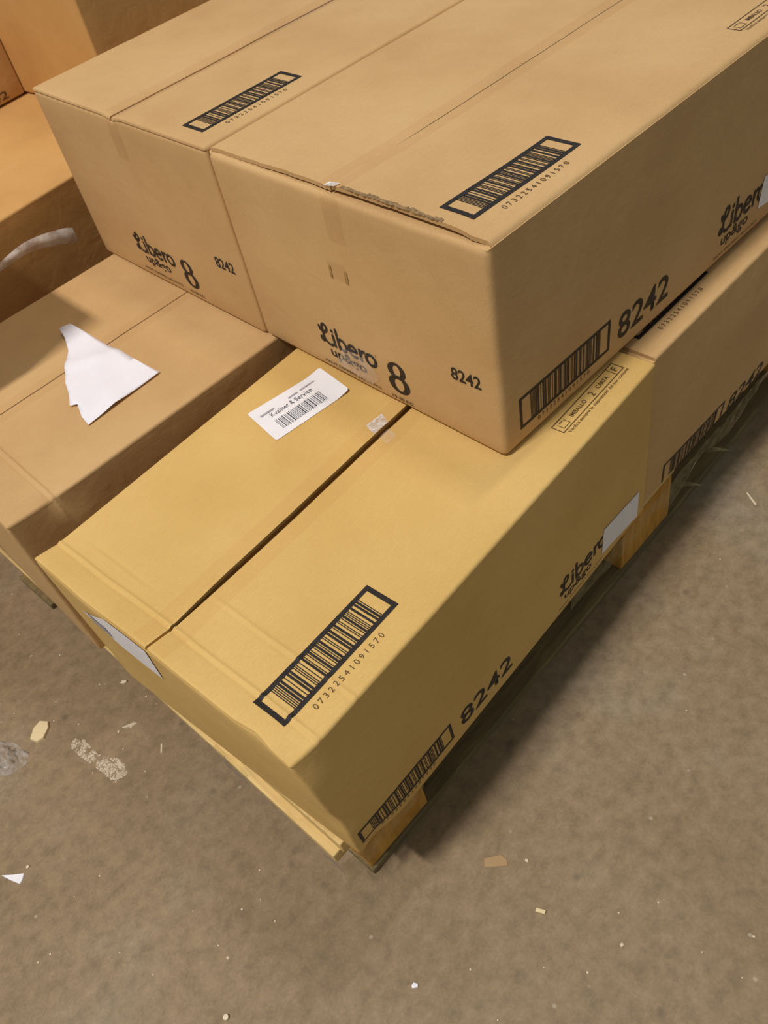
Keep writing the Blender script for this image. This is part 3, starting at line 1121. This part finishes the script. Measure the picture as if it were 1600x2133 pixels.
# ------------------------------------------------------------------ litter on the floor
def flake(name, pts, th, mat, label, cat, group=None, curl=0.0, seed=0):
    """thin irregular chip with real thickness lying on the floor"""
    n = len(pts)
    cx = sum(p[0] for p in pts) / n
    cy = sum(p[1] for p in pts) / n
    V = [(p[0], p[1], 0.0003 + curl * ((p[0] - cx) ** 2 + (p[1] - cy) ** 2) * 400) for p in pts]
    V += [(cx + (p[0] - cx) * 0.94, cy + (p[1] - cy) * 0.94, v[2] + th) for p, v in zip(pts, V)]
    V.append((cx, cy, 0.0003 + th * 1.1))
    V.append((cx, cy, 0.0002))
    F = [(i, (i + 1) % n, n + (i + 1) % n, n + i) for i in range(n)]
    F += [(n + i, n + (i + 1) % n, 2 * n) for i in range(n)]
    F += [((i + 1) % n, i, 2 * n + 1) for i in range(n)]
    o = mesh_obj(name, V, F, mat)
    tag(o, label, cat, group)
    return o


flake('paper_scrap', [(-0.671, 0.323), (-0.660, 0.312), (-0.648, 0.301), (-0.6535, 0.2955), (-0.659, 0.293), (-0.6655, 0.308)], 0.0012, PAPER,
      'small white triangular paper scrap on the floor at the left edge', 'paper scrap', curl=0.004)
flake('cream_chip', [(-0.546, 0.468), (-0.533, 0.480), (-0.520, 0.483), (-0.512, 0.472), (-0.517, 0.462), (-0.531, 0.453), (-0.541, 0.455)], 0.004, CHIP,
      'flat cream chip on the floor beside the crumpled clear plastic', 'chip')
flake('wood_chip', [(-0.2525, -0.2150), (-0.2475, -0.2250), (-0.2435, -0.2235), (-0.2485, -0.2135)], 0.003, CHIP,
      'small pale rectangular wood chip on the open floor at lower right', 'chip')
flake('wood_sliver', [(0.4395, -0.0820), (0.4410, -0.0835), (0.4270, -0.1065), (0.4245, -0.1050)], 0.0018, CRUMB,
      'thin pale wood sliver on the floor near the right edge', 'sliver')
flake('tan_flake', [(-0.2530, -0.1400), (-0.2330, -0.1600), (-0.2275, -0.1540), (-0.2280, -0.1455), (-0.2450, -0.1330)], 0.0007, TAN,
      'tan paper flake on the floor right of the pallet corner', 'flake')

flake('pale_crumb', [(-0.4040, 0.4390), (-0.4000, 0.4400), (-0.3950, 0.4355), (-0.3960, 0.4325), (-0.4010, 0.4335)], 0.003, CRUMB,
      'bright crumb on the floor under the left end of the pale pallet edge', 'crumb')
flake('round_crumb', [(-0.5657 + 0.0034 * math.cos(a * 0.785), -0.0292 + 0.0034 * math.sin(a * 0.785)) for a in range(8)], 0.0035, CRUMB,
      'round cream crumb on the floor at the bottom edge', 'crumb')
flake('paper_bit', [(-0.4040, -0.1640), (-0.3990, -0.1680), (-0.3960, -0.1655), (-0.3985, -0.1610), (-0.4025, -0.1615)], 0.0015, PAPER,
      'tiny white paper bit on the floor below the pallet corner', 'paper scrap')
flake('wood_splinter', [(-0.4205, 0.3075), (-0.4185, 0.3065), (-0.4270, 0.2950), (-0.4290, 0.2962)], 0.0012, CRUMB,
      'short pale splinter on the floor left of the pale pallet edge', 'splinter')

# crumbs: tiny uneven pebbles
CR_POS = [(-0.5411, 0.5289), (-0.5614, 0.5327), (-0.506, 0.4675), (-0.4872, 0.494), (-0.4835, 0.4318), (-0.4198, 0.458), (-0.4262, 0.4646), (-0.3906, 0.3888), (-0.3871, 0.3659),
          (-0.4502, 0.3735), (-0.4611, 0.3453), (-0.4592, 0.2913), (-0.5105, 0.3491), (-0.4785, 0.2585), (-0.5809, 0.2195), (-0.6409, 0.3053), (-0.6175, 0.2233), (-0.4808, 0.0468),
          (-0.4371, 0.0659), (-0.4582, 0.0387), (-0.5261, 0.037), (-0.5263, 0.018), (-0.6131, 0.1221), (-0.6741, 0.1873), (-0.6892, 0.1908), (-0.5986, 0.0715), (-0.4625, 0.0061),
          (-0.5234, 0.0924), (-0.214, -0.1725), (-0.2169, -0.3057), (-0.2642, -0.2943), (-0.2912, -0.2568), (-0.3639, -0.2519), (-0.162, -0.4144), (-0.1186, -0.4031), (-0.1674, -0.3714),
          (-0.1546, -0.3102), (-0.1918, -0.2842), (-0.3467, -0.199), (0.3694, -0.0743), (0.3057, -0.1172), (0.0679, -0.2088), (-0.4638, 0.6558), (-0.4396, 0.5634)]
BIG = {9: 1.5, 15: 1.7, 17: 1.4, 21: 1.5, 28: 1.5, 29: 1.6, 7: 1.3}
crumb_me = []
for k in range(4):
    rnd = random.Random(70 + k)
    bm = bmesh.new()
    bmesh.ops.create_icosphere(bm, subdivisions=1, radius=0.0015)
    for v in bm.verts:
        v.co *= rnd.uniform(0.7, 1.3)
        v.co.z = max(v.co.z * 0.7, -0.0008) + 0.0008
    me = bpy.data.meshes.new('crumb')
    bm.to_mesh(me)
    bm.free()
    me.materials.append(CRUMB)
    crumb_me.append(me)
rnd = random.Random(9)
for k, (x, y) in enumerate(CR_POS):
    o = bpy.data.objects.new('crumb', crumb_me[k % 4])
    COL.objects.link(o)
    o.location = (x, y, 0.0)
    sc_ = BIG.get(k, rnd.uniform(0.55, 0.95))
    o.scale = (sc_ * rnd.uniform(0.8, 1.3), sc_, sc_ * 0.8)
    o.rotation_euler = (0, 0, rnd.uniform(0, 6.28))
    tag(o, 'tiny pale crumb of debris on the concrete floor', 'crumb', 'tiny crumbs on the floor')


# dry plaster dust trodden into the floor: flecks too small to count
def dust(name, poly, count, label, seed):
    rnd = random.Random(seed)
    V = []
    F = []
    n = len(poly)

    def inside(x, y):
        c = False
        for i in range(n):
            x0, y0 = poly[i]
            x1, y1 = poly[(i + 1) % n]
            if (y0 > y) != (y1 > y) and x < (x1 - x0) * (y - y0) / (y1 - y0) + x0:
                c = not c
        return c
    xs = [p[0] for p in poly]
    ys = [p[1] for p in poly]
    made = 0
    while made < count:
        x = rnd.uniform(min(xs) - 0.004, max(xs) + 0.004)
        y = rnd.uniform(min(ys) - 0.004, max(ys) + 0.004)
        if not inside(x, y):
            continue
        if noise.noise(Vector((x * 90, y * 90, seed))) + rnd.uniform(-0.6, 0.6) < 0.0:
            continue
        made += 1
        r = rnd.uniform(0.0003, 0.0006) if rnd.random() < 0.7 else rnd.uniform(0.0006, 0.0016)
        m_ = 5
        b = len(V)
        a0 = rnd.uniform(0, 6.28)
        h = r * rnd.uniform(0.25, 0.5)
        for q in range(m_):
            rr = r * rnd.uniform(0.6, 1.3)
            V.append((x + rr * math.cos(a0 + q * 1.2566), y + rr * math.sin(a0 + q * 1.2566), 0.0))
        V.append((x, y, h))
        F += [(b + q, b + (q + 1) % m_, b + m_) for q in range(m_)]
    o = mesh_obj(name, V, F, PLASTER)
    tag(o, label, 'dust', kind='stuff')
    return o


dust('plaster_dust', [(-0.5123, 0.4185), (-0.5040, 0.4220), (-0.4916, 0.4049), (-0.4892, 0.3622), (-0.4726, 0.3367), (-0.4764, 0.3085), (-0.4978, 0.3105), (-0.5007, 0.3375), (-0.5069, 0.3667)], 1500,
     'smeared patch of white plaster dust on the floor left of the pallet', 4)
dust('plaster_dust', [(-0.4430, 0.3756), (-0.4260, 0.3690), (-0.4220, 0.3640), (-0.4400, 0.3665)], 130,
     'small streak of white plaster dust close to the pale pallet edge', 8)

# crumpled clear plastic at the left edge
pc = [(-0.5868, 0.52), (-0.565, 0.4843), (-0.5578, 0.4502), (-0.5694, 0.4392), (-0.5947, 0.4438), (-0.6158, 0.4634)]
cx = sum(p[0] for p in pc) / 6
cy = sum(p[1] for p in pc) / 6
V = []
F = []
NR, NA = 14, 48
for i in range(NR + 1):
    for j in range(NA):
        a = j / NA * 6
        k = int(a) % 6
        f = a - int(a)
        f = f * f * (3 - 2 * f)
        ex = pc[k][0] + (pc[(k + 1) % 6][0] - pc[k][0]) * f
        ey = pc[k][1] + (pc[(k + 1) % 6][1] - pc[k][1]) * f
        t = i / NR
        x = cx + (ex - cx) * t
        y = cy + (ey - cy) * t
        z = 0.0006 + (1 - t ** 3) * 0.010 * max(0.0, 0.45 + noise.noise(Vector((x * 45, y * 45, 2))) + 0.6 * noise.noise(Vector((x * 120, y * 120, 5))))
        V.append((x, y, z))
for i in range(NR):
    for j in range(NA):
        F.append((i * NA + j, i * NA + (j + 1) % NA, (i + 1) * NA + (j + 1) % NA, (i + 1) * NA + j))
o = mesh_obj('plastic_scrap', V, F, FILM_SHINY, None, False)
tag(o, 'crumpled piece of shiny clear plastic on the floor at the left edge', 'plastic scrap')
